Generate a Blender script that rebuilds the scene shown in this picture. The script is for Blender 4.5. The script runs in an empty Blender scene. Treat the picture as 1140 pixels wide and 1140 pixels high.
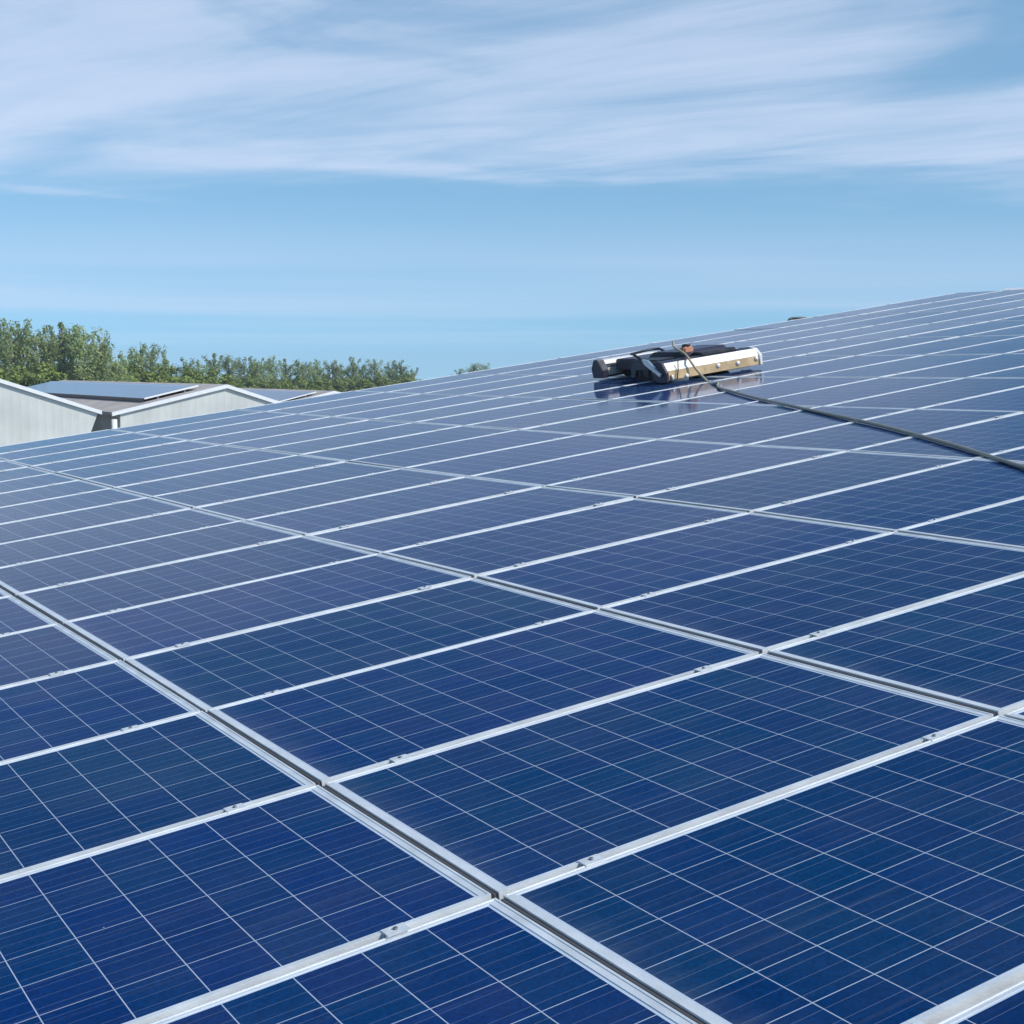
import bpy, bmesh, math, random
from mathutils import Vector, Matrix, Euler
random.seed(11)
S = bpy.context.scene
COL = S.collection
TH = math.radians(7.563)            # pitch of the barn roof
CT, ST = math.cos(TH), math.sin(TH)
def roofw(x, y, z):                 # roof coordinates (up slope, along ridge, normal) -> world
    return Vector((x*CT - z*ST, y, x*ST + z*CT))
RR = Matrix(((CT, 0, -ST), (0, 1, 0), (ST, 0, CT)))

# ------------------------------------------------------------------ camera
cr = RR @ Vector((0.85245731, -0.51039808, -0.11318273))
cd = RR @ Vector((-0.18049887, -0.08415406, -0.9799685))
cf = RR @ Vector((0.49064926, 0.85581066, -0.16386402))
CAM = roofw(-1.42676, -2.76850, 1.37738)
cam = bpy.data.objects.new('camera', bpy.data.cameras.new('camera'))
COL.objects.link(cam)
M = Matrix((( cr.x, -cd.x, -cf.x, CAM.x), (cr.y, -cd.y, -cf.y, CAM.y), (cr.z, -cd.z, -cf.z, CAM.z), (0, 0, 0, 1)))
cam.matrix_world = M
cam.data.sensor_width = 36; cam.data.lens = 36*1615.4/1140
cam.data.clip_start = 0.05; cam.data.clip_end = 5000
S.camera = cam
FOC = 1615.4
def ray(px, py): return (cf + cr*((px-570)/FOC) + cd*((py-570)/FOC))
def at(px, py, d):                  # point seen at a pixel of the photo, d metres ahead
    return CAM + ray(px, py)*d
def aty(px, py, Y):                 # the same on the vertical plane y = Y
    r = ray(px, py); return CAM + r*((Y-CAM.y)/r.y)

# ------------------------------------------------------------------ world, sun, exposure
SUN_AZ = math.radians(30); SUN_EL = math.radians(43)
sdir = Vector((math.sin(SUN_AZ)*math.cos(SUN_EL), -math.cos(SUN_AZ)*math.cos(SUN_EL), math.sin(SUN_EL)))
w = bpy.data.worlds.new('World'); S.world = w; w.use_nodes = True
nt = w.node_tree; N = nt.nodes; Lk = nt.links; N.clear()
out = N.new('ShaderNodeOutputWorld'); bg = N.new('ShaderNodeBackground'); Lk.new(bg.outputs[0], out.inputs[0])
sky = N.new('ShaderNodeTexSky'); sky.sky_type = 'NISHITA'; sky.sun_disc = False
sky.sun_elevation = SUN_EL; sky.sun_rotation = math.atan2(sdir.x, sdir.y)
sky.air_density = 1.0; sky.dust_density = 0.3; sky.ozone_density = 2.0; sky.altitude = 0
SKY_STRENGTH = 0.125
bg.inputs[1].default_value = SKY_STRENGTH
def mth(op, a, b=None, c=None, nodes=N, links=Lk, clamp=False):
    n = nodes.new('ShaderNodeMath'); n.operation = op; n.use_clamp = clamp
    for i, v in enumerate((a, b, c)):
        if v is None: continue
        if isinstance(v, (int, float)): n.inputs[i].default_value = v
        else: links.new(v, n.inputs[i])
    return n.outputs[0]
def ramp(nodes, links, src, stops, interp='LINEAR'):
    n = nodes.new('ShaderNodeValToRGB'); n.color_ramp.interpolation = interp
    e = n.color_ramp.elements
    while len(e) < len(stops): e.new(0.5)
    for k, (p, c) in enumerate(stops):
        e[k].position = p; e[k].color = (c, c, c, 1) if isinstance(c, (int, float)) else (*c, 1)
    links.new(src, n.inputs[0]); return n.outputs[0]
tc = N.new('ShaderNodeTexCoord')
vm = N.new('ShaderNodeVectorMath'); vm.operation = 'MULTIPLY_ADD'; Lk.new(tc.outputs['Generated'], vm.inputs[0])
vm.inputs[1].default_value = (1, 1, 0.80); vm.inputs[2].default_value = (0, 0, 0.17)   # clear air: start above the yellow horizon band
vn = N.new('ShaderNodeVectorMath'); vn.operation = 'NORMALIZE'; Lk.new(vm.outputs[0], vn.inputs[0]); Lk.new(vn.outputs[0], sky.inputs[0])
fh = Vector((cf.x, cf.y, 0)).normalized(); rh = Vector((fh.y, -fh.x, 0))
def dotn(v):
    n = N.new('ShaderNodeVectorMath'); n.operation = 'DOT_PRODUCT'; Lk.new(tc.outputs['Generated'], n.inputs[0]); n.inputs[1].default_value = v
    return n.outputs['Value']
zz = mth('MAXIMUM', dotn((0, 0, 1)), 0.012)
pf = mth('DIVIDE', dotn(fh), zz)       # where the ray meets a level cloud sheet, along two ground axes
pr = mth('DIVIDE', dotn(rh), zz)
def sheet(su, sv, rot, scale, detail, rough, dist, off=0.0):
    cv = N.new('ShaderNodeCombineXYZ')
    c, s = math.cos(rot), math.sin(rot)
    a = mth('ADD', mth('MULTIPLY', pr, c*su), mth('MULTIPLY', pf, s*su))
    b = mth('ADD', mth('MULTIPLY', pr, -s*sv), mth('MULTIPLY', pf, c*sv))
    Lk.new(a, cv.inputs[0]); Lk.new(b, cv.inputs[1]); cv.inputs[2].default_value = off
    n = N.new('ShaderNodeTexNoise'); n.inputs['Scale'].default_value = scale; n.inputs['Detail'].default_value = detail
    n.inputs['Roughness'].default_value = rough; n.inputs['Distortion'].default_value = dist
    Lk.new(cv.outputs[0], n.inputs['Vector']); return n.outputs['Fac']
broad = sheet(0.30, 0.62, -0.80, 1.0, 4, 0.5, 0.5, 3.1)
edge = sheet(0.62, 0.5, -0.5, 1.0, 6, 0.5, 0.6, 4.4)
streak = sheet(0.42, 1.35, -0.68, 1.1, 10, 0.66, 1.3, 1.2)
# the cirrus bank ends along a wavy line about seven degrees up
lim = mth('ADD', mth('ADD', pf, mth('MULTIPLY', pr, -0.06)), mth('MULTIPLY', mth('SUBTRACT', edge, 0.5), 6.0))
bank = ramp(N, Lk, mth('DIVIDE', lim, 12.7), [(0.0, 0.05), (0.24, 0.06), (0.37, 0.95), (0.50, 1.0), (0.76, 0.0)], 'EASE')
body = mth('ADD', mth('MULTIPLY', broad, 1.08), mth('MULTIPLY', streak, 0.60))
dens = ramp(N, Lk, mth('ADD', mth('MULTIPLY', body, 0.62), mth('MULTIPLY', mth('SUBTRACT', bank, 1.0), 0.22)), [(0.34, 0.0), (0.50, 0.7), (0.63, 1.0)])
veil = ramp(N, Lk, sheet(0.05, 0.07, 0.15, 1.0, 4, 0.5, 0.2, 5.5), [(0.42, 0.0), (0.66, 0.50)])
low = ramp(N, Lk, mth('DIVIDE', pf, 40.0), [(0.2, 0.0), (0.35, 1.0), (0.8, 0.6)])
cover = mth('MAXIMUM', mth('MULTIPLY', bank, mth('ADD', mth('MULTIPLY', dens, 0.58), 0.17)), mth('MULTIPLY', veil, low))
up = ramp(N, Lk, dotn((0, 0, 1)), [(0.0, 0.0), (0.03, 1.0)])
cover = mth('MULTIPLY', cover, up)
tint = N.new('ShaderNodeMix'); tint.data_type = 'RGBA'; tint.blend_type = 'MULTIPLY'; tint.inputs[0].default_value = 1
Lk.new(sky.outputs[0], tint.inputs[6]); tint.inputs[7].default_value = (1.03, 1.31, 1.29, 1)
mx = N.new('ShaderNodeMix'); mx.data_type = 'RGBA'
Lk.new(cover, mx.inputs[0]); Lk.new(tint.outputs[2], mx.inputs[6]); mx.inputs[7].default_value = (5.8, 6.5, 8.1, 1)
Lk.new(mx.outputs[2], bg.inputs[0])

sun = bpy.data.objects.new('sun', bpy.data.lights.new('sun', 'SUN')); COL.objects.link(sun)
sun.data.energy = 3.6; sun.data.angle = math.radians(0.55); sun.data.color = (1.0, 0.955, 0.89)
sun.rotation_euler = (-sdir).to_track_quat('-Z', 'Y').to_euler()
S.view_settings.view_transform = 'Standard'; S.view_settings.look = 'None'
S.view_settings.exposure = 0.0; S.view_settings.gamma = 1.0

# ------------------------------------------------------------------ helpers
class MB:
    """collects shapes and links them as one mesh object"""
    def __init__(s): s.bm = bmesh.new()
    def box(s, x0, x1, y0, y1, z0, z1, m=0):
        v = [s.bm.verts.new((x, y, z)) for x in (x0, x1) for y in (y0, y1) for z in (z0, z1)]
        for f in ((0, 1, 3, 2), (4, 6, 7, 5), (0, 4, 5, 1), (2, 3, 7, 6), (0, 2, 6, 4), (1, 5, 7, 3)):
            s.bm.faces.new([v[i] for i in f]).material_index = m
        return s
    def prism(s, prof, a0, a1, axis='x', m=0):   # profile of (u, v) points pushed along an axis
        def P(a, u, v): return (a, u, v) if axis == 'x' else ((u, a, v) if axis == 'y' else (u, v, a))
        A = [s.bm.verts.new(P(a0, *p)) for p in prof]; B = [s.bm.verts.new(P(a1, *p)) for p in prof]
        n = len(prof)
        for i in range(n):
            s.bm.faces.new((A[i], A[(i+1) % n], B[(i+1) % n], B[i])).material_index = m
        s.bm.faces.new(A[::-1]).material_index = m; s.bm.faces.new(B).material_index = m
        return s
    def face(s, pts, m=0):
        s.bm.faces.new([s.bm.verts.new(p) for p in pts]).material_index = m; return s
    def tube(s, pts, rads, n=10, m=0, cap=True):
        pts = [Vector(p) for p in pts]
        if isinstance(rads, (int, float)): rads = [rads]*len(pts)
        rings = []; ref = Vector((0.13, 0.31, 0.94))
        for i, p in enumerate(pts):
            t = (pts[min(i+1, len(pts)-1)] - pts[max(i-1, 0)]).normalized()
            if abs(t.dot(ref)) > 0.95: ref = Vector((0.9, 0.1, 0.2))
            a = t.cross(ref).normalized(); b = t.cross(a)
            rings.append([s.bm.verts.new(p + (a*math.cos(q*2*math.pi/n) + b*math.sin(q*2*math.pi/n))*rads[i]) for q in range(n)])
        for i in range(len(rings)-1):
            for q in range(n):
                f = s.bm.faces.new((rings[i][q], rings[i][(q+1) % n], rings[i+1][(q+1) % n], rings[i+1][q])); f.material_index = m; f.smooth = True
        if cap:
            s.bm.faces.new(rings[0][::-1]).material_index = m; s.bm.faces.new(rings[-1]).material_index = m
        return s
    def build(s, name, mats, parent=None, bevel=0, loc=None):
        bmesh.ops.recalc_face_normals(s.bm, faces=s.bm.faces)
        me = bpy.data.meshes.new(name)
        if bevel:
            bmesh.ops.bevel(s.bm, geom=[e for e in s.bm.edges if len(e.link_faces) == 2 and e.calc_face_angle(0) > 0.5], offset=bevel, segments=2, affect='EDGES', clamp_overlap=True)
        s.bm.to_mesh(me); s.bm.free()
        for m in (mats if isinstance(mats, (list, tuple)) else [mats]): me.materials.append(m)
        o = bpy.data.objects.new(name, me); COL.objects.link(o)
        if parent: o.parent = parent
        if loc is not None: o.location = loc
        return o
def tag(o, label=None, cat=None, group=None, kind=None):
    if label: o['label'] = label
    if cat: o['category'] = cat
    if group: o['group'] = group
    if kind: o['kind'] = kind
    return o
def empty(name, loc=(0, 0, 0), label=None, cat=None, group=None):
    o = bpy.data.objects.new(name, None); COL.objects.link(o); o.location = loc; o.empty_display_size = 0.2
    return tag(o, label, cat, group)
def copy_tree(o, parent=None):
    c = o.copy(); COL.objects.link(c)
    if parent: c.parent = parent
    for ch in list(KIDS.get(o.name, [])): copy_tree(ch, c)
    return c
KIDS = {}
def register(root):
    for o in COL.objects:
        if o.parent: KIDS.setdefault(o.parent.name, [])
    KIDS.clear()
    for o in COL.objects:
        if o.parent: KIDS.setdefault(o.parent.name, []).append(o)

# ------------------------------------------------------------------ materials
def newmat(name):
    m = bpy.data.materials.new(name); m.use_nodes = True
    return m, m.node_tree.nodes, m.node_tree.links, m.node_tree.nodes['Principled BSDF']
def simple(name, col, rough=0.5, metal=0.0, var=0.15, scale=8.0, bump=0.0, bscale=60.0, spec=0.5):
    m, n, l, b = newmat(name)
    t = n.new('ShaderNodeTexCoord'); x = n.new('ShaderNodeTexNoise'); x.inputs['Scale'].default_value = scale; x.inputs['Detail'].default_value = 6
    l.new(t.outputs['Object'], x.inputs['Vector'])
    c = ramp(n, l, x.outputs['Fac'], [(0.25, tuple(v*(1-var) for v in col)), (0.75, tuple(min(1, v*(1+var)) for v in col))])
    l.new(c, b.inputs['Base Color']); b.inputs['Metallic'].default_value = metal
    r = ramp(n, l, x.outputs['Fac'], [(0.3, max(0.02, rough*0.8)), (0.7, min(1, rough*1.2))]); l.new(r, b.inputs['Roughness'])
    b.inputs['Specular IOR Level'].default_value = spec
    if bump:
        y = n.new('ShaderNodeTexNoise'); y.inputs['Scale'].default_value = bscale; l.new(t.outputs['Object'], y.inputs['Vector'])
        bp = n.new('ShaderNodeBump'); bp.inputs['Strength'].default_value = bump; bp.inputs['Distance'].default_value = 0.01
        l.new(y.outputs['Fac'], bp.inputs['Height']); l.new(bp.outputs[0], b.inputs['Normal'])
    return m
CELLX, CELLY = 0.1568, 0.1583       # cell pitch along and across the panel
def cell_material():
    m, n, l, b = newmat('solar_cells')
    f = lambda *a, **k: mth(*a, nodes=n, links=l, **k)
    t = n.new('ShaderNodeTexCoord'); sp = n.new('ShaderNodeSeparateXYZ'); l.new(t.outputs['Object'], sp.inputs[0])
    oi = n.new('ShaderNodeObjectInfo'); rnd = oi.outputs['Random']
    X, Y = sp.outputs[0], sp.outputs[1]
    u = f('DIVIDE', X, CELLX); v = f('DIVIDE', Y, CELLY)          # 10 x 6 cells, centred
    iu = f('FLOOR', u); iv = f('FLOOR', v)
    fu = f('FRACT', u); fv = f('FRACT', v)
    du = f('MULTIPLY', f('MINIMUM', fu, f('SUBTRACT', 1.0, fu)), CELLX)
    dv = f('MULTIPLY', f('MINIMUM', fv, f('SUBTRACT', 1.0, fv)), CELLY)
    gap = f('LESS_THAN', f('MINIMUM', du, dv), 0.00125)
    margin = f('MAXIMUM', f('GREATER_THAN', f('ABSOLUTE', X), 5*CELLX-0.001), f('GREATER_THAN', f('ABSOLUTE', Y), 3*CELLY-0.001))
    white = f('MAXIMUM', gap, margin)
    bb = None
    for q in (0.19, 0.5, 0.81):
        d = f('LESS_THAN', f('ABSOLUTE', f('SUBTRACT', fv, q)), 0.0042)
        bb = d if bb is None else f('MAXIMUM', bb, d)
    # per cell and per panel tone
    cv = n.new('ShaderNodeCombineXYZ'); l.new(iu, cv.inputs[0]); l.new(iv, cv.inputs[1]); l.new(f('MULTIPLY', rnd, 37.0), cv.inputs[2])
    wn = n.new('ShaderNodeTexWhiteNoise'); wn.noise_dimensions = '3D'; l.new(cv.outputs[0], wn.inputs['Vector'])
    cell = ramp(n, l, wn.outputs['Value'], [(0.0, (0.0018, 0.0285, 0.1200)), (0.45, (0.0010, 0.0360, 0.1240)), (0.75, (0.0040, 0.0300, 0.1230)), (1.0, (0.0010, 0.0310, 0.1350))])
    # silicon crystals
    off = n.new('ShaderNodeVectorMath'); off.operation = 'ADD'; l.new(t.outputs['Object'], off.inputs[0])
    c3 = n.new('ShaderNodeCombineXYZ'); l.new(f('MULTIPLY', rnd, 11.0), c3.inputs[0]); l.new(f('MULTIPLY', rnd, 5.0), c3.inputs[1]); l.new(c3.outputs[0], off.inputs[1])
    vo = n.new('ShaderNodeTexVoronoi'); vo.inputs['Scale'].default_value = 130; l.new(off.outputs[0], vo.inputs['Vector'])
    sx = n.new('ShaderNodeSeparateXYZ'); l.new(vo.outputs['Color'], sx.inputs[0])
    gr = ramp(n, l, sx.outputs[0], [(0.0, 0.84), (1.0, 1.18)])
    mc = n.new('ShaderNodeMix'); mc.data_type = 'RGBA'; mc.blend_type = 'MULTIPLY'; mc.inputs[0].default_value = 1
    l.new(cell, mc.inputs[6]); l.new(gr, mc.inputs[7])
    pt = ramp(n, l, rnd, [(0.0, (0.84, 0.87, 0.90)), (0.35, (1.0, 1.10, 0.96)), (0.65, (1.5, 0.98, 1.02)), (1.0, (1.25, 1.0, 1.10))])
    mp = n.new('ShaderNodeMix'); mp.data_type = 'RGBA'; mp.blend_type = 'MULTIPLY'; mp.inputs[0].default_value = 1
    l.new(mc.outputs[2], mp.inputs[6]); l.new(pt, mp.inputs[7])
    m1 = n.new('ShaderNodeMix'); m1.data_type = 'RGBA'; l.new(f('MULTIPLY', bb, 0.28), m1.inputs[0]); l.new(mp.outputs[2], m1.inputs[6]); m1.inputs[7].default_value = (0.36, 0.42, 0.55, 1)
    m2 = n.new('ShaderNodeMix'); m2.data_type = 'RGBA'; l.new(f('MAXIMUM', f('MULTIPLY', gap, 0.8), margin), m2.inputs[0]); l.new(m1.outputs[2], m2.inputs[6]); m2.inputs[7].default_value = (0.50, 0.57, 0.68, 1)
    # thin dust film, dried drops and specks
    ns = n.new('ShaderNodeTexNoise'); ns.inputs['Scale'].default_value = 2.2; ns.inputs['Detail'].default_value = 7; ns.inputs['Roughness'].default_value = 0.62
    l.new(off.outputs[0], ns.inputs['Vector'])
    dust = ramp(n, l, ns.outputs['Fac'], [(0.38, 0.0), (0.72, 0.03)])
    v2 = n.new('ShaderNodeTexVoronoi'); v2.inputs['Scale'].default_value = 5.5; l.new(off.outputs[0], v2.inputs['Vector'])
    s2 = n.new('ShaderNodeSeparateXYZ'); l.new(v2.outputs['Color'], s2.inputs[0])
    speck = f('MULTIPLY', f('LESS_THAN', v2.outputs['Distance'], 0.017), f('GREATER_THAN', s2.outputs[1], 0.72))
    # dirt washed down against the lower frame edge, and dried run marks down the slope
    ex_ = ramp(n, l, f('ADD', X, 0.80), [(0.0, 1.0), (0.035, 0.35), (0.10, 0.0)])
    st = n.new('ShaderNodeCombineXYZ'); l.new(f('MULTIPLY', f('ADD', X, f('MULTIPLY', rnd, 9.0)), 1.2), st.inputs[0]); l.new(f('MULTIPLY', Y, 34.0), st.inputs[1]); l.new(f('MULTIPLY', rnd, 17.0), st.inputs[2])
    sn = n.new('ShaderNodeTexNoise'); sn.inputs['Scale'].default_value = 1.0; sn.inputs['Detail'].default_value = 5; l.new(st.outputs[0], sn.inputs['Vector'])
    edge_d = f('MULTIPLY', ex_, f('MULTIPLY', ramp(n, l, sn.outputs['Fac'], [(0.3, 0.3), (0.7, 1.0)]), 0.17))
    runs = ramp(n, l, sn.outputs['Fac'], [(0.55, 0.0), (0.78, 0.05)])
    dust = f('ADD', f('ADD', dust, runs), edge_d)
    m3 = n.new('ShaderNodeMix'); m3.data_type = 'RGBA'; l.new(f('MAXIMUM', dust, f('MULTIPLY', speck, 0.6)), m3.inputs[0])
    l.new(m2.outputs[2], m3.inputs[6]); m3.inputs[7].default_value = (0.38, 0.38, 0.40, 1)
    l.new(m3.outputs[2], b.inputs['Base Color'])
    b.inputs['IOR'].default_value = 1.09; b.inputs['Specular Tint'].default_value = (0.62, 0.84, 1.0, 1)
    r = ramp(n, l, ns.outputs['Fac'], [(0.35, 0.05), (0.75, 0.13)]); l.new(r, b.inputs['Roughness'])
    # float glass is not perfectly flat
    n2 = n.new('ShaderNodeTexNoise'); n2.inputs['Scale'].default_value = 3.0; n2.inputs['Detail'].default_value = 2; l.new(off.outputs[0], n2.inputs['Vector'])
    bp = n.new('ShaderNodeBump'); bp.inputs['Strength'].default_value = 0.15; bp.inputs['Distance'].default_value = 0.004
    l.new(n2.outputs['Fac'], bp.inputs['Height']); l.new(bp.outputs[0], b.inputs['Normal'])
    return m
MAT = {}
MAT['cells'] = cell_material()
MAT['alu'] = simple('anodised_aluminium', (0.72, 0.74, 0.76), 0.42, 0.25, 0.16, 9, 0.12, 160)
MAT['clamp'] = simple('clamp_aluminium', (0.72, 0.73, 0.74), 0.42, 0.25, 0.15, 40)
MAT['bolt'] = simple('bolt_steel', (0.22, 0.22, 0.23), 0.45, 0.7)
MAT['rail'] = simple('rail_aluminium', (0.30, 0.31, 0.33), 0.5, 0.5)
MAT['gap_shade'] = simple('gap_shade_grey', (0.085, 0.080, 0.085), 0.7)  # dark grey that paints the shade between panel ends
MAT['side'] = simple('side_plate', (0.06, 0.07, 0.085), 0.45, 0.2)
MAT['tan'] = simple('tan_guard', (0.50, 0.46, 0.38), 0.4)
MAT['chrome'] = simple('polished_steel', (0.95, 0.95, 0.95), 0.22, 0.7, 0.02)
MAT['black'] = simple('black_plastic', (0.022, 0.022, 0.028), 0.42, 0, 0.3, 12)
MAT['navy'] = simple('dark_deck', (0.035, 0.032, 0.055), 0.38, 0, 0.25, 9)
MAT['grey'] = simple('grey_metal', (0.16, 0.18, 0.21), 0.45, 0.4)
MAT['silver'] = simple('silver_metal', (0.72, 0.75, 0.78), 0.28, 0.8, 0.1)
MAT['gold'] = simple('amber_guard', (0.74, 0.50, 0.27), 0.30, 0.35, 0.25, 7)
MAT['cream'] = simple('white_cover', (0.88, 0.82, 0.76), 0.3, 0.1, 0.06)
MAT['orange'] = simple('orange_plastic', (0.55, 0.25, 0.15), 0.5)
MAT['rubber'] = simple('rubber', (0.012, 0.012, 0.014), 0.75)
MAT['hose'] = simple('hose_rubber', (0.31, 0.26, 0.20), 0.45, 0, 0.3, 5)
MAT['hosetan'] = simple('hose_tan', (0.42, 0.34, 0.22), 0.5, 0, 0.2, 5)
MAT['bristle'] = simple('bristles', (0.30, 0.17, 0.07), 0.9, 0, 0.4, 40)

# ------------------------------------------------------------------ ground
def ground_mat():
    m, n, l, b = newmat('field')
    t = n.new('ShaderNodeTexCoord'); a = n.new('ShaderNodeTexNoise'); a.inputs['Scale'].default_value = 0.05; a.inputs['Detail'].default_value = 10
    l.new(t.outputs['Object'], a.inputs['Vector'])
    c = ramp(n, l, a.outputs['Fac'], [(0.3, (0.05, 0.075, 0.02)), (0.5, (0.085, 0.11, 0.035)), (0.62, (0.13, 0.11, 0.06)), (0.8, (0.16, 0.13, 0.09))])
    l.new(c, b.inputs['Base Color']); b.inputs['Roughness'].default_value = 0.95
    return m
GZ = -5.2
g = MB().face([(-700, -700, 0), (700, -700, 0), (700, 700, 0), (-700, 700, 0)]).build('ground', ground_mat(), loc=(0, 0, GZ))
tag(g, kind='structure')
yd = MB().box(-60, 60, -40, 110, -0.02, 0.02).build('yard', simple('concrete_yard', (0.27, 0.26, 0.24), 0.9, 0, 0.2, 0.3), loc=(0, 0, GZ+0.02))
tag(yd, kind='structure')

# ------------------------------------------------------------------ the barn that carries the panels
PL, PS = 1.6493, 1.01               # panel pitch up the slope and along the ridge
Y0 = -0.014
ZR = [-0.008, -0.0018, 0.0043, 0.0094, 0.0083, 0.0018, -0.0021, -0.0034, -0.004, -0.0034, -0.003, -0.004, -0.003, -0.0002, 0.0034, 0.0056]
def zrow(k):
    if k < 0: return ZR[0] + 0.004*k*0.5
    if k >= 15: return ZR[15]
    a = int(k); return ZR[a]*(1-(k-a)) + ZR[a+1]*(k-a)
def surf(x, y):
    return zrow((y-Y0)/PS) + 0.0003*max(x, 0)**2
NCOL = 11; XR = NCOL*PL             # eleven columns up to the ridge
FARY = 15*PS + Y0
def sheet_mat(name, col, axis, period=0.2, rough=0.5, metal=0.0, depth=0.02):
    m, n, l, b = newmat(name)
    t = n.new('ShaderNodeTexCoord'); sp = n.new('ShaderNodeSeparateXYZ'); l.new(t.outputs['Object'], sp.inputs[0])
    f = lambda *a, **k: mth(*a, nodes=n, links=l, **k)
    fr = f('FRACT', f('DIVIDE', sp.outputs[axis], period))
    h = ramp(n, l, fr, [(0.0, 0.0), (0.12, 1.0), (0.42, 1.0), (0.54, 0.0), (1.0, 0.0)])
    x = n.new('ShaderNodeTexNoise'); x.inputs['Scale'].default_value = 0.9; x.inputs['Detail'].default_value = 8; l.new(t.outputs['Object'], x.inputs['Vector'])
    c = ramp(n, l, x.outputs['Fac'], [(0.3, tuple(v*0.84 for v in col)), (0.7, tuple(min(1, v*1.1) for v in col))])
    l.new(c, b.inputs['Base Color']); b.inputs['Roughness'].default_value = rough; b.inputs['Metallic'].default_value = metal
    bp = n.new('ShaderNodeBump'); bp.inputs['Strength'].default_value = 0.9; bp.inputs['Distance'].default_value = depth
    l.new(h, bp.inputs['Height']); l.new(bp.outputs[0], b.inputs['Normal'])
    return m
MAT['roofsheet'] = sheet_mat('grey_roof_sheet', (0.10, 0.10, 0.105), 1, 0.25, 0.7)
MAT['wallsheet'] = sheet_mat('pale_wall_sheet', (0.62, 0.63, 0.60), 0, 0.24, 0.6, 0, 0.004)
MAT['wallside'] = sheet_mat('pale_wall_sheet_side', (0.56, 0.585, 0.57), 1, 0.24, 0.6, 0, 0.005)
MAT['brownroof'] = sheet_mat('fibre_cement_roof', (0.50, 0.44, 0.40), 1, 0.2, 0.9, 0, 0.03)
MAT['whitetrim'] = simple('white_trim', (0.80, 0.81, 0.82), 0.5, 0, 0.05)
barn = empty('barn', (0, 0, 0), 'low pitched barn whose long grey roof carries the whole array of solar panels', 'barn')
D0 = -0.13                           # roof sheet below the panel tops
XE = -3.6; YN = -6.0; YF = FARY + 0.25
def roof_grid():
    mb = MB(); xs = [XE + (XR+0.1-XE)*i/16 for i in range(17)]; ys = [YN + (YF-YN)*i/22 for i in range(23)]
    V = [[mb.bm.verts.new(roofw(x, y, surf(x, y)+D0)) for y in ys] for x in xs]
    for i in range(16):
        for j in range(22): mb.bm.faces.new((V[i][j], V[i+1][j], V[i+1][j+1], V[i][j+1]))
    return mb
roof_grid().build('roof', MAT['roofsheet'], barn)
rp = roofw(XR+0.1, 0, surf(XR+0.1, 0)+D0)
rx, rz = rp.x, rp.z
ew = roofw(XE, 0, D0)
mb = MB(); mb.face([(rx, YN, rz-0.01), (rx+22, YN, rz-3.1), (rx+22, YF, rz-3.1), (rx, YF, rz-0.01)])
mb.build('back_roof', MAT['roofsheet'], barn)
mb = MB(); mb.prism([(ew.x+0.3, GZ), (ew.x+0.3, ew.z-0.06), (rx, rz-0.1), (rx+21.7, rz-3.15), (rx+21.7, GZ)], YN+0.15, YF-0.15, axis='y')
mb.build('wall', MAT['wallsheet'], barn)
mb = MB()                            # bright ridge capping, slightly above the top panel row
cp = roofw(XR+0.09, 0, surf(XR, 0)+0.015)
mb.prism([(cp.x-0.10, cp.z-0.02), (cp.x, cp.z+0.025), (cp.x+0.16, cp.z-0.02), (cp.x+0.16, cp.z-0.12), (cp.x-0.06, cp.z-0.12)], -1.0, FARY-1.0, axis='y')
mb.build('ridge_cap', MAT['whitetrim'], barn)
for yy in (YF-0.02,):
    mb = MB(); n_ = 14
    for i in range(n_):
        xa, xb = XE+(XR-XE)*i/n_, XE+(XR-XE)*(i+1)/n_
        P = [roofw(xa, yy, surf(xa, yy)+D0+0.045), roofw(xb, yy, surf(xb, yy)+D0+0.045), roofw(xb, yy, surf(xb, yy)+D0-0.2), roofw(xa, yy, surf(xa, yy)+D0-0.2)]
        Q = [p+Vector((0, 0.05, 0)) for p in P]
        vs = [mb.bm.verts.new(p) for p in P+Q]
        for fc in ((0, 1, 2, 3), (7, 6, 5, 4), (0, 4, 5, 1), (3, 2, 6, 7)): mb.bm.faces.new([vs[k] for k in fc])
    mb.build('verge_trim', MAT['rail'], barn)

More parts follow.
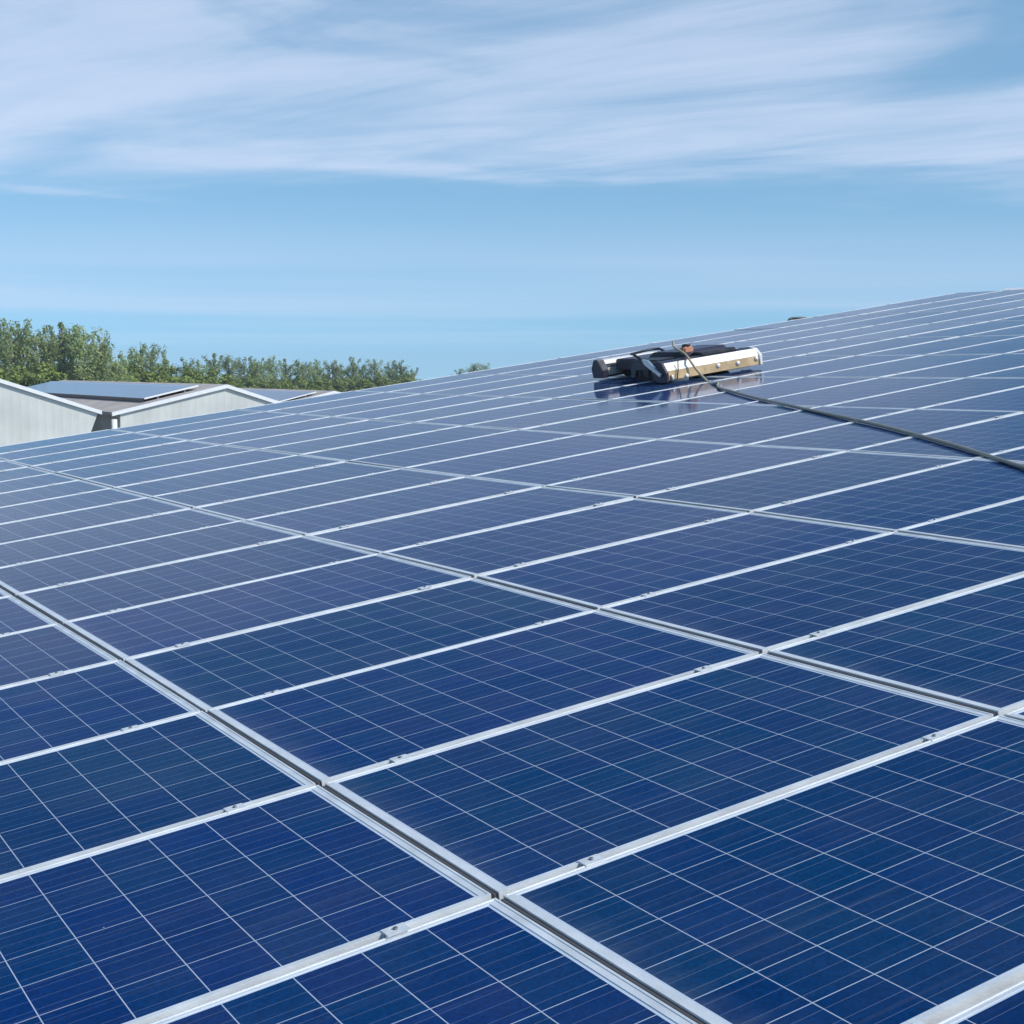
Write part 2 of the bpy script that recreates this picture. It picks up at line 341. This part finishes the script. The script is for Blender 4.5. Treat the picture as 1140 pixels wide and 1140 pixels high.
# ------------------------------------------------------------------ solar panels
HX, HY = (PL-0.019)/2, (PS-0.022)/2
def make_panel():
    root = empty('solar_panel')
    # frame: outer walls 38 mm deep, a top lip round the glass with a shallow step
    mb = MB(); lipx, lipy = 0.024, 0.0148
    def bar(x0, x1, y0, y1): mb.box(x0, x1, y0, y1, -0.036, 0.0)
    bar(-HX, -HX+lipx, -HY, HY); bar(HX-lipx, HX, -HY, HY)
    bar(-HX+lipx, HX-lipx, -HY, -HY+lipy); bar(-HX+lipx, HX-lipx, HY-lipy, HY)
    # raised outer bead of the extrusion, 1.5 mm
    for s_ in (-1, 1):
        a, b_ = sorted((s_*HX, s_*(HX-0.006)))
        mb.box(a, b_, -HY, HY, 0.0, 0.0018)
        a, b_ = sorted((s_*HY, s_*(HY-0.004)))
        mb.box(-HX+0.006, HX-0.006, a, b_, 0.0, 0.0018)
    mb.build('frame', MAT['alu'], root)
    mb = MB(); x, y = HX-lipx, HY-lipy
    mb.face([(-x, -y, -0.0022), (x, -y, -0.0022), (x, y, -0.0022), (-x, y, -0.0022)])
    mb.build('cell_sheet', MAT['cells'], root)
    mb = MB(); mb.face([(-x, -y, -0.008), (-x, y, -0.008), (x, y, -0.008), (x, -y, -0.008)]).build('back_sheet', MAT['whitetrim'], root)
    MB().box(-HX-0.010, -HX-0.0005, -HY+0.006, HY-0.006, -0.040, -0.0035).build('gap_shade_strip', MAT['gap_shade'], root)  # dark strip added over the end wall, standing in for the gap's shade
    for cx in (0.257-PL/2, PL/2-0.257):
        k = MB(); yy = -PS/2
        k.box(cx-0.027, cx+0.027, yy-0.019, yy+0.019, 0.0022, 0.0052)
        k.box(cx-0.027, cx+0.027, yy-0.0095, yy-0.0060, -0.03, 0.0022); k.box(cx-0.027, cx+0.027, yy+0.0060, yy+0.0095, -0.03, 0.0022)
        c = k.build('clamp', MAT['clamp'], root)
        k = MB(); k.tube([(cx, yy, 0.0052), (cx, yy, 0.0095)], 0.0055, 6); k.build('bolt', MAT['bolt'], c)
    return root
panel0 = make_panel(); register(panel0)
ORD = ['zeroth', 'first', 'second', 'third', 'fourth', 'fifth', 'sixth', 'seventh', 'eighth', 'ninth', 'tenth', 'eleventh', 'twelfth', 'thirteenth', 'fourteenth', 'fifteenth', 'sixteenth', 'seventeenth', 'eighteenth']
def project(p):
    d = p-CAM; z = d.dot(cf)
    return (None if z < 0.2 else (570+FOC*d.dot(cr)/z, 570+FOC*d.dot(cd)/z))
first = True
rj = random.Random(5)
for i in range(-3, 15):               # row i lies between y = i and i+1 pitches
    for j in range(-2, NCOL):
        x0, x1, y0, y1 = j*PL, (j+1)*PL, i*PS+Y0, (i+1)*PS+Y0
        vis = False
        for k in range(7):
            for h in range(7):
                q = project(roofw(x0+(x1-x0)*k/6, y0+(y1-y0)*h/6, 0))
                if q and -150 < q[0] < 1560 and 0 < q[1] < 1330: vis = True   # one spare column for a step to the side
        if not vis: continue
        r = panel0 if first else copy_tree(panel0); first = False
        A, B = roofw(x0, (y0+y1)/2, surf(x0, (y0+y1)/2)), roofw(x1, (y0+y1)/2, surf(x1, (y0+y1)/2))
        C_, D_ = roofw((x0+x1)/2, y0, surf((x0+x1)/2, y0)), roofw((x0+x1)/2, y1, surf((x0+x1)/2, y1))
        ex = (B-A).normalized(); ey = (D_-C_); ez = ex.cross(ey).normalized()
        ez = (ez + ex*rj.gauss(0, 0.0018) + ey.normalized()*rj.gauss(0, 0.0018)).normalized()
        ex = (ex - ez*ex.dot(ez)).normalized(); ey = ez.cross(ex)
        c = (A+B+C_+D_)/4 + ez*rj.gauss(0, 0.0011) + ex*rj.gauss(0, 0.0018) + ey*rj.gauss(0, 0.0007)
        r.matrix_world = Matrix(((ex.x, ey.x, ez.x, c.x), (ex.y, ey.y, ez.y, c.y), (ex.z, ey.z, ez.z, c.z), (0, 0, 0, 1)))
        row, colm = 15-i, j+2
        tag(r, 'blue solar panel, %s row from the far roof edge, %s column from the ridge' % (ORD[row], ORD[NCOL-j] if NCOL-j < 19 else ''),
            'solar panel', 'framed solar panels covering the barn roof')

# mounting rails under the clamps, one per clamp line
rails = []
for j in range(-1, 4):
    for cx in (0.257, PL-0.257):
        x = j*PL+cx
        mb = MB(); n_ = 10
        ys = [-1.2 + (15.2+1.2)*k/n_ for k in range(n_+1)]
        for k in range(n_):
            P = []
            for (dx, dz) in ((-0.02, -0.039), (0.02, -0.039), (0.02, -0.079), (-0.02, -0.079)):
                for y in (ys[k], ys[k+1]): P.append(roofw(x+dx, y, surf(x, y)+dz))
            vs = [mb.bm.verts.new(p) for p in P]
            for fc in ((0, 1, 3, 2), (2, 3, 5, 4), (4, 5, 7, 6), (6, 7, 1, 0)): mb.bm.faces.new([vs[q] for q in fc])
        o = mb.build('mounting_rail', MAT['rail'], barn)

# ------------------------------------------------------------------ cleaning robot
RX, RY = 7.64, 9.55
rob = empty('cleaning_robot', roofw(RX, RY, surf(RX, RY)+0.004), 'dark panel washing robot with amber and white brush covers standing on the solar panels', 'robot')
rob.rotation_euler = (0, -TH-0.005, 0)
W = 1.32
fb = MB().prism([(0.006, 0.030), (0.006, 0.128), (0.06, 0.204), (0.15, 0.222), (0.25, 0.218), (0.25, 0.030)], 0.05, W-0.02).build('front_brush_cover', MAT['navy'], rob)
MB().box(0.05, W-0.02, -0.004, 0.004, 0.030, 0.128).build('amber_guard', MAT['gold'], fb, 0.002)
MB().prism([(-0.006, 0.128), (0.046, 0.206), (0.066, 0.208), (0.008, 0.124)], 0.05, W-0.02).build('white_edge_strip', MAT['cream'], fb, 0.001)
MB().tube([(0.06, 0.15, 0.085), (W-0.03, 0.15, 0.085)], 0.075, 24).build('front_brush', MAT['bristle'], rob)
for xx, zq in ((0.30, 0.045), (0.73, 0.095), (1.00, 0.085), (1.26, 0.10)):
    MB().tube([(xx, -0.004, zq), (xx, -0.014, zq), (xx, -0.022, zq), (xx, -0.026, zq)], [0.026, 0.025, 0.017, 0.004], 14).build('glint_dome', MAT['cream'], fb)  # pale domes added on the guard in place of sun glints
MB().prism([(-0.03, 0.012), (-0.035, 0.11), (0.040, 0.215), (0.13, 0.235), (0.16, 0.012)], 0.015, 0.05).build('end_plate', MAT['navy'], rob, 0.004)
MB().prism([(-0.022, 0.025), (-0.022, 0.135), (0.05, 0.207), (0.15, 0.224), (0.33, 0.22), (0.33, 0.025)], W-0.02, W+0.015).build('end_plate', MAT['cream'], rob, 0.004)
MB().tube([(0.20, -0.01, 0.215), (0.18, -0.025, 0.12), (0.16, -0.02, 0.03)], 0.006, 8).build('water_tube', MAT['rubber'], rob)
ch = MB().box(0.42, 1.12, 0.30, 1.46, 0.09, 0.215).build('chassis', MAT['navy'], rob, 0.012)
for (xa, xb) in ((0.20, 0.40), (W-0.34, W-0.14)):
    prof = []
    for (cy, s_) in ((0.42, 0), (0.72, 1)):
        for k in range(9):
            a = math.radians(-90 - 180*k/8) if s_ == 0 else math.radians(90 - 180*k/8)
            prof.append((cy+0.085*math.cos(a), 0.092+0.085*math.sin(a)))
    tr = MB().prism(prof, xa, xb).build('crawler_track', MAT['rubber'], rob)
    for q in range(3):
        MB().tube([(xa-0.008, 0.42+0.15*q, 0.092), (xa+0.01, 0.42+0.15*q, 0.092)], 0.05, 14).build('track_wheel', MAT['black'], tr)
    MB().prism([(0.30, 0.12), (0.30, 0.225), (0.74, 0.225), (0.82, 0.16), (0.82, 0.04), (0.75, 0.04), (0.72, 0.12)], xa-0.03, xa-0.012).build('track_side_plate', MAT['side'], tr, 0.003)
    MB().box(xa-0.03, xb+0.01, 0.31, 0.78, 0.215, 0.232).build('track_guard', MAT['black'], tr, 0.003)
MB().prism([(0.34, 0.215), (0.42, 0.272), (0.86, 0.272), (0.96, 0.215)], 0.52, 1.18).build('electronics_box', MAT['navy'], rob, 0.008)
MB().prism([(0.10, 0.215), (0.14, 0.252), (0.28, 0.252), (0.34, 0.215)], 0.62, 1.10).build('motor_housing', MAT['black'], rob, 0.008)
oc = MB().box(0.52, 0.65, 0.28, 0.37, 0.250, 0.325).build('hose_connector', MAT['orange'], rob, 0.015)
MB().tube([(0.585, 0.33, 0.325), (0.585, 0.33, 0.350)], 0.045, 16).build('connector_cap', MAT['black'], oc)
MB().tube([(0.22, 0.62, 0.21), (0.22, 0.80, 0.285), (0.25, 0.90, 0.29), (0.60, 0.98, 0.30), (0.68, 0.94, 0.295), (0.70, 0.80, 0.23)], 0.014, 10).build('carry_handle', MAT['black'], rob)
MB().prism([(0.04, 0.07), (0.02, 0.10), (0.24, 0.250), (0.34, 0.262), (0.30, 0.205)], -0.02, 0.012).build('lift_arm', MAT['silver'], rob, 0.004)
MB().tube([(0.10, -0.02, 0.085), (0.10, -0.02, 0.03)], 0.013, 10).build('caster_pin', MAT['cream'], rob)
Rx0, Rx1, Ry = 0.23, 1.10, 1.50
rb = MB().prism([(Ry, 0.045), (Ry, 0.135), (Ry+0.07, 0.215), (Ry+0.25, 0.215), (Ry+0.28, 0.045)], Rx0+0.09, Rx1).build('rear_brush_cover', MAT['cream'], rob)
MB().prism([(Ry-0.008, 0.136), (Ry+0.026, 0.172), (Ry+0.036, 0.166), (Ry+0.002, 0.130)], Rx0+0.09, Rx1).build('cover_seam', MAT['black'], rb)
MB().box(Rx0+0.10, Rx1-0.02, Ry-0.007, Ry-0.001, 0.048, 0.122).build('lower_guard', MAT['tan'], rb)
MB().prism([(Ry-0.03, 0.02), (Ry-0.035, 0.11), (Ry+0.05, 0.228), (Ry+0.13, 0.228), (Ry+0.19, 0.13), (Ry+0.17, 0.02)], Rx0+0.00, Rx0+0.09).build('end_plate', MAT['navy'], rob, 0.006)
MB().tube([(Rx0+0.08, Ry+0.14, 0.08), (Rx1-0.02, Ry+0.14, 0.08)], 0.07, 20).build('rear_brush', MAT['black'], rob)
MB().tube([(Rx0+0.36, Ry-0.06, 0.075), (Rx0+0.36, Ry-0.009, 0.075)], 0.075, 20).build('drive_cover', MAT['black'], rb)
# the hose that feeds it
hp = [aty(749.5, 380.5, RY+0.45), aty(750.5, 386, RY+0.42), aty(756, 390, RY+0.30), aty(763, 394.5, RY+0.12), aty(768, 401, RY-0.03), aty(775, 411, RY-0.08),
      aty(782, 419, RY-0.20), aty(790, 426, RY-0.50), roofw(7.60, 8.60, surf(7.6, 8.6)+0.03)]
tail = [(7.415, 8.366), (7.184, 7.88), (6.882, 7.204), (6.595, 6.522), (6.273, 5.738), (5.794, 4.588), (5.257, 3.45), (4.769, 2.505), (4.42, 1.75), (4.05, 0.7), (3.7, -0.4), (3.5, -1.6)]
tail = [roofw(x, y, surf(x, y)+0.0140+0.0012*math.sin(y*5)) for x, y in tail]
def smooth(pts, n=6):
    P = [pts[0]]+pts+[pts[-1]]; o = []
    for i in range(1, len(P)-2):
        for k in range(n):
            t = k/n; a, b, c, d = P[i-1], P[i], P[i+1], P[i+2]
            o.append(0.5*((2*b)+(c-a)*t+(2*a-5*b+4*c-d)*t*t+(3*b-a-3*c+d)*t**3))
    return o+[P[-2]]
hs = empty('water_hose', tuple(hp[-1]), 'long dark hose running across the panels from the washing robot to the right', 'hose')
def rel(pts): return [p-hp[-1] for p in pts]
MB().tube(rel(smooth(hp)), 0.013, 10).build('robot_end', MAT['hosetan'], hs)
MB().tube(rel(smooth([hp[-1]]+tail)), 0.0125, 12).build('supply_line', MAT['hose'], hs)
MB().tube(rel([hp[-2].lerp(hp[-1], 0.05), hp[-2].lerp(hp[-1], 0.55)]), 0.023, 14).build('coupling', MAT['silver'], hs)
# the little dark hood on the far edge
vx, vy = 14.85, FARY+0.45
vt = empty('roof_vent', roofw(vx, vy, surf(vx, vy)-0.24), 'small dark curved hood sticking up at the far roof edge right of the robot', 'vent')
MB().tube([(0, 0, 0), (0, 0, 0.14)], 0.05, 12).build('pipe', MAT['grey'], vt)
MB().tube(smooth([Vector((-0.15, 0.02, 0.17)), Vector((-0.10, 0.02, 0.215)), Vector((0.0, 0.02, 0.228)), Vector((0.12, 0.0, 0.232)), Vector((0.22, -0.02, 0.225))]), 0.022, 12).build('hood', MAT['black'], vt)

# ------------------------------------------------------------------ sheds beyond
GY = 42.0
pe = aty(133, 461, GY); pp = aty(252, 432, GY); pq = aty(303, 448.5, GY)
ps_ = (pq.z-pp.z)/(pq.x-pp.x); xr_ = pp.x + (pe.z-pp.z)/ps_
kf = CAM + ray(103, 426)*1.0
rr = ray(103, 426); yend = CAM.y + rr.y*((pp.x-CAM.x)/rr.x) if rr.x*(pp.x-CAM.x) > 0 else GY+25
t_ = (pp.z-CAM.z)/rr.z; yend = CAM.y + rr.y*t_
print('shed', pe, pp, pq, xr_, 'ridge end y', yend, CAM+rr*t_)
def shed(name_label, xe, ze, xp, zp, xr, y0, y1, array=None, skew=0.0, pipe=False):
    r = empty('shed', (xe, y0, GZ), name_label, 'shed')
    X = lambda x: x-xe
    Z = lambda z: z-GZ
    b = [(X(xe)+0.02, 0), (X(xe)+0.02, Z(ze)), (X(xp), Z(zp)), (X(xr), Z(ze)), (X(xr)-skew, 0)]
    MB().prism(b, 0.0, y1-y0, axis='y').build('wall', MAT['wallsheet'], r)
    # roof slabs stand proud of the walls
    t = 0.10
    for (xa, za, xb, zb) in ((X(xe)-0.25, Z(ze)-0.25*(zp-ze)/(xp-xe), X(xp), Z(zp)), (X(xr)+0.1, Z(ze)-0.1*(zp-ze)/(xr-xp), X(xp), Z(zp))):
        MB().prism([(xa, za+0.02), (xb, zb+0.02), (xb, zb+0.02+t), (xa, za+0.02+t)], -0.02, y1-y0+0.1, axis='y').build('roof', MAT['brownroof'], r)
        MB().prism([(xa, za+0.0), (xb, zb+0.0), (xb, zb+0.015+t), (xa, za+0.015+t)], -0.10, -0.02, axis='y').build('verge_board', MAT['whitetrim'], r)
    return r
s2 = shed('pale gabled shed whose brown roof carries solar panels, right of the left shed', pe.x, pe.z, pp.x, pp.z, xr_, GY, yend)
# its own array, lying on the left slope
def roof_array(label, xe, ze, xp, zp, y0, y1, t0, t1, ground=(0, 0)):
    dx, dz = xp-xe, zp-ze; L_ = math.hypot(dx, dz); nx, nz = -dz/L_, dx/L_
    P0 = Vector((xe+dx*t0, y0, ze+dz*t0))
    r = empty('roof_array', P0, label, 'solar array')
    w_ = L_*(t1-t0); h0 = 0.20
    m = Matrix(((dx/L_, 0, nx, P0.x), (0, 1, 0, P0.y), (dz/L_, 0, nz, P0.z), (0, 0, 0, 1)))
    r.matrix_world = m
    MB().box(0, w_, 0, y1-y0, h0, h0+0.04).build('panel_sheet', MAT['cells_far'], r)
    MB().box(0, w_, -0.05, -0.002, h0-0.0, h0+0.05).build('edge_trim', MAT['whitetrim'], r)
    MB().box(-0.06, -0.002, 0, y1-y0, h0-0.08, h0+0.03).build('lower_rail', MAT['black'], r)
    nr = max(2, int(w_/1.0))
    for k in range(nr):
        MB().box(w_*(k+0.5)/nr-0.03, w_*(k+0.5)/nr+0.03, 0.02, y1-y0-0.02, 0.11, h0-0.002).build('support_rail', MAT['rail'], r)
    return r
def far_cells():
    m, n, l, b = newmat('far_cells'); f = lambda *a, **k: mth(*a, nodes=n, links=l, **k)
    t = n.new('ShaderNodeTexCoord'); sp = n.new('ShaderNodeSeparateXYZ'); l.new(t.outputs['Object'], sp.inputs[0])
    a = f('LESS_THAN', f('FRACT', f('DIVIDE', sp.outputs[0], 1.65)), 0.02); c = f('LESS_THAN', f('FRACT', f('DIVIDE', sp.outputs[1], 1.01)), 0.03)
    mxn = n.new('ShaderNodeMix'); mxn.data_type = 'RGBA'; l.new(f('MAXIMUM', a, c), mxn.inputs[0])
    mxn.inputs[6].default_value = (0.012, 0.03, 0.12, 1); mxn.inputs[7].default_value = (0.5, 0.52, 0.55, 1)
    l.new(mxn.outputs[2], b.inputs['Base Color']); b.inputs['Roughness'].default_value = 0.12
    return m
MAT['cells_far'] = far_cells()
ya = aty(155, 457, GY)
roof_array('solar array on the brown roof left of the right hand gable', pe.x, pe.z, pp.x, pp.z, GY+0.7, yend-1.0, 0.30, 0.81)
# gutter and down pipe on the shaded corner
dp = aty(127.5, 463, GY-0.0)
gt = MB(); gt.tube([(pe.x-0.22, GY-0.2, pe.z-0.15), (pe.x-0.22, GY-0.2, GZ+0.05)], 0.085, 12)
d = gt.build('drain_pipe', MAT['whitetrim']); tag(d, 'white drain pipe standing in the gap between the two sheds', 'pipe')
# left shed: same kind, seen only its right slope
q0 = aty(0, 427, GY); q1 = aty(105, 459.8, GY)
sl = (q1.z-q0.z)/(q1.x-q0.x)
xpk = q1.x - (pp.x-pe.x)*0.85; zpk = q1.z + sl*(xpk-q1.x)
xl = xpk - (pp.x-pe.x)
s1 = shed('pale gabled shed at the left edge of the picture, white verge sloping down right', xl, q1.z, xpk, zpk, q1.x, GY-0.4, GY+9, skew=2.0)
# third shed behind with panels on its left slope
GY3 = 62.0
a3 = aty(372, 437.8, GY3); b3r = ray(278, 433); t3 = (a3.z-CAM.z)/b3r.z; b3 = CAM+b3r*t3
print('shed3', a3, b3)
s3 = shed('distant brown roofed shed peeking out between the right gable and the trees', a3.x-8.5, a3.z-2.0, a3.x, a3.z, a3.x+8.5, GY3, b3.y)
roof_array('distant solar array on the brown roof right of the right hand gable', a3.x-8.5, a3.z-2.0, a3.x, a3.z, GY3+0.5, b3.y-0.8, 0.15, 0.92)

# ------------------------------------------------------------------ trees
def leaf_mat(name, cols, trans=0.48):
    m, n, l, b = newmat(name)
    t = n.new('ShaderNodeTexCoord'); x = n.new('ShaderNodeTexNoise'); x.inputs['Scale'].default_value = 0.9; x.inputs['Detail'].default_value = 5
    oi = n.new('ShaderNodeObjectInfo'); ad = n.new('ShaderNodeVectorMath'); ad.operation = 'ADD'
    cb = n.new('ShaderNodeCombineXYZ'); l.new(mth('MULTIPLY', oi.outputs['Random'], 40.0, nodes=n, links=l), cb.inputs[0])
    l.new(t.outputs['Object'], ad.inputs[0]); l.new(cb.outputs[0], ad.inputs[1]); l.new(ad.outputs[0], x.inputs['Vector'])
    c = ramp(n, l, x.outputs['Fac'], [(0.32, cols[0]), (0.5, cols[1]), (0.7, cols[2])])
    hv = n.new('ShaderNodeHueSaturation'); l.new(c, hv.inputs['Color'])
    l.new(mth('ADD', mth('MULTIPLY', oi.outputs['Random'], 0.4, nodes=n, links=l), 0.8, nodes=n, links=l), hv.inputs['Value'])
    l.new(hv.outputs[0], b.inputs['Base Color']); b.inputs['Roughness'].default_value = 0.6
    tr = n.new('ShaderNodeBsdfTranslucent'); l.new(hv.outputs[0], tr.inputs['Color'])
    ms = n.new('ShaderNodeMixShader'); ms.inputs[0].default_value = trans
    l.new(b.outputs[0], ms.inputs[1]); l.new(tr.outputs[0], ms.inputs[2]); l.new(ms.outputs[0], n['Material Output'].inputs[0])
    return m
MAT['leafA'] = leaf_mat('young_poplar_leaves', ((0.24, 0.30, 0.10), (0.34, 0.41, 0.16), (0.44, 0.50, 0.24)))
MAT['leafB'] = leaf_mat('hedge_leaves', ((0.14, 0.19, 0.035), (0.21, 0.27, 0.05), (0.30, 0.35, 0.08)), 0.22)
MAT['bark'] = simple('bark', (0.14, 0.12, 0.10), 0.9, 0, 0.3, 3)
def make_tree(seed, H, Wd, nl, nleaf, ls, base, leaf, plume=0.75):
    rn = random.Random(seed)
    root = empty('poplar_tree' if leaf == 'leafA' else 'hedge_tree')
    tb = MB(); trunk = [Vector((0, 0, -0.05))]
    for k in range(1, 7): trunk.append(Vector((rn.gauss(0, 0.05)*k*0.4, rn.gauss(0, 0.05)*k*0.4, H*0.93*k/6)))
    tb.tube(trunk, [0.16*H/10*(1-0.14*k)+0.012 for k in range(7)], 8)
    limbs = []; lean = rn.random()*6.283
    for q in range(nl):
        t0 = base + (0.86-base)*(q+rn.random())/nl
        k = t0*6; a = min(5, int(k)); o = trunk[a].lerp(trunk[a+1], k-a)
        az = q*2.4+rn.random()
        env = math.sin(math.pi*min(1, (t0-base)/(1.02-base))**0.8*0.93+0.12)      # crown outline, widest low down
        reach = Wd*(0.55+0.55*rn.random())*max(0.15, env)*(1.0+0.3*math.cos(az-lean))
        rise = H*(0.09+0.12*rn.random())*(1.0 if leaf == 'leafA' else 0.5)
        tip = o + Vector((math.cos(az)*reach, math.sin(az)*reach, rise)); tip.z = min(tip.z, H*(0.97-0.05*rn.random()))
        mid = o.lerp(tip, 0.5) + Vector((0, 0, -rise*0.1))
        tb.tube([o, mid, tip], [0.05*H/10, 0.03*H/10, 0.008], 5)
        limbs.append((o, mid, tip, env))
    limbs.append((trunk[4], trunk[5], trunk[6], 0.6))
    cb = MB(); bm = cb.bm
    ncl = len(limbs)*5
    for q in range(ncl):
        o, mid, tip, env = limbs[q % len(limbs)]
        t = 0.30+0.72*(q//len(limbs)+rn.random())/5
        c = o.lerp(mid, t*2) if t < 0.5 else mid.lerp(tip, t*2-1)
        cr_ = Wd*0.25*(0.55+0.75*rn.random())*(0.65+0.35*env)
        c = c + Vector((rn.gauss(0, Wd*0.07), rn.gauss(0, Wd*0.07), rn.gauss(0, 0.12)))
        for e in range(int(nleaf/ncl*(0.5+rn.random()))):
            v = Vector((rn.gauss(0, 1), rn.gauss(0, 1), rn.gauss(0, 1))).normalized()*(rn.random()**0.45)
            p = c + Vector((v.x*cr_, v.y*cr_, v.z*cr_*plume))
            if p.z > H: p.z = H - rn.random()*0.3
            s_ = ls*(0.55+0.8*rn.random())
            nv = Vector((rn.gauss(0, 0.6), rn.gauss(0, 0.6), rn.gauss(0, 0.6)+0.45)) + Vector((p.x, p.y, 0)).normalized()*0.55 + v*0.35
            e_ = nv.to_track_quat('Z', 'Y').to_matrix() @ Euler((0, 0, rn.random()*6.3)).to_matrix()
            vs = [bm.verts.new(p + e_ @ Vector(v_)*s_) for v_ in ((-0.5, 0, 0), (0, -0.3, 0.06), (0.55, 0, 0), (0, 0.3, -0.06))]
            bm.faces.new(vs)
    cb.build('crown', MAT[leaf], root)
    tb.build('trunk', MAT['bark'], root)
    return root
tallv = [make_tree(21+k, 10.0, 1.45+0.2*(k % 3), 22, 3500, 0.20, 0.22, 'leafA', 1.4) for k in range(6)]
hedgev = [make_tree(61+k, 6.0, 2.0, 22, 8000, 0.23, 0.04, 'leafB', 0.8) for k in range(4)]
register(None)
usedv = set()
def place(vars_, k, px, ytop, d, label, group, H0, wsc=1.0):
    v = vars_[k % len(vars_)]
    p = at(px, ytop, d/ray(px, ytop).dot(cf)); top = p.z
    if v.name in usedv: r = copy_tree(v)
    else: usedv.add(v.name); r = v
    sc = (top-GZ)/(H0*0.955)
    r.location = (p.x, p.y, GZ); r.rotation_euler = (0, 0, random.random()*6.28)
    r.scale = (sc*wsc, sc*wsc, sc)
    tag(r, label, 'tree', group); return r
tall = [(-16, 362, 104), (2, 358, 105), (11, 359, 103), (26, 362, 107), (46, 362, 104), (58, 368, 109), (69, 361, 105), (79, 363, 106), (91, 366, 104), (105, 372, 107), (113, 374, 105), (132, 391, 108),
        (145, 396, 125), (156, 383, 126), (168, 386, 128), (183, 393, 126), (205, 398, 130), (222, 403, 130),
        (238, 395, 165), (255, 395, 166), (267, 400, 170), (279, 399, 166), (290, 399, 168), (300, 398, 172), (318, 401, 175), (333, 401, 172), (344, 405, 178), (354, 402, 176), (371, 401, 180), (381, 405, 184), (393, 399, 180), (405, 406, 186), (417, 402, 186), (433, 403, 190), (446, 401, 190), (457, 411, 192)]
def place_word(k, n):
    names = {0: 'leftmost', n-1: 'rightmost'}
    return names.get(k, ORD[k+1] if k+1 < len(ORD) else None)
grp = [[t for t in tall if t[0] < 138], [t for t in tall if 138 <= t[0] < 230], [t for t in tall if t[0] >= 230]]
gl = [('tall pale green tree above the left sheds, %s from the left edge', 'tall trees behind the left sheds'),
      ('pale green tree above the panel covered brown roof, %s from the left there', 'trees behind the brown roof'),
      ('slender distant tree right of the right gable, %s from the left there', 'distant row of slender trees')]
kk = 0
for (g_, (lb, gr_)) in zip(grp, gl):
    for k, (x, y, d_) in enumerate(g_):
        n_ = len(g_)
        wd = ORD[k+1] if k+1 < len(ORD) else {18: 'nineteenth', 19: 'twentieth'}.get(k, 'last')
        place(tallv, kk, x, y-1, d_, lb % wd, gr_, 10.0, 1.0 if x < 230 else 1.25); kk += 1
for k, (x, y, d_) in enumerate([(512, 411, 250), (526, 404, 255), (536, 405, 262)]):
    place(tallv, kk, x, y, d_, ['small treetop', 'tallest treetop', 'broad treetop'][k] + ' showing just above the far roof edge, %s of three' % ['left', 'middle', 'right'][k], 'treetops above the roof edge', 10.0, 1.5); kk += 1
k = 0; x = -14
while x < 462:
    if x < 235: d_ = 96+0.12*x+random.random()*5; y = 404+random.random()*6 + x*0.02; step = 14
    else: d_ = 148+0.12*(x-235)+random.random()*6; y = 419+random.random()*5-(x-235)*0.012; step = 10.5
    wd = ORD[k+1] if k+1 < len(ORD) else None
    place(hedgev, k, x, y, d_, 'dark bushy tree in the low hedge line below %s' % ('the tall left trees' if x < 130 else 'the trees above the brown roof' if x < 235 else 'the distant trees'),
          'hedge trees at picture left' if x < 130 else 'hedge trees above the brown roof' if x < 235 else 'hedge trees under the distant row', 6.0, 1.15)
    k += 1; x += step*(0.8+0.4*random.random())
hz = bpy.data.materials.new('air'); hz.use_nodes = True; hn = hz.node_tree.nodes; hn.clear()
ho = hn.new('ShaderNodeOutputMaterial'); hv = hn.new('ShaderNodeVolumePrincipled'); hv.inputs['Density'].default_value = 0.0006
hv.inputs['Color'].default_value = (0.80, 0.88, 1.0, 1); hz.node_tree.links.new(hv.outputs[0], ho.inputs['Volume'])
MB().box(-702, 702, -702, 702, GZ-1, 9.0).build('haze', hz)
tag(bpy.data.objects['haze'], kind='stuff')
bpy.context.view_layer.update()
print('objects', len(COL.objects))
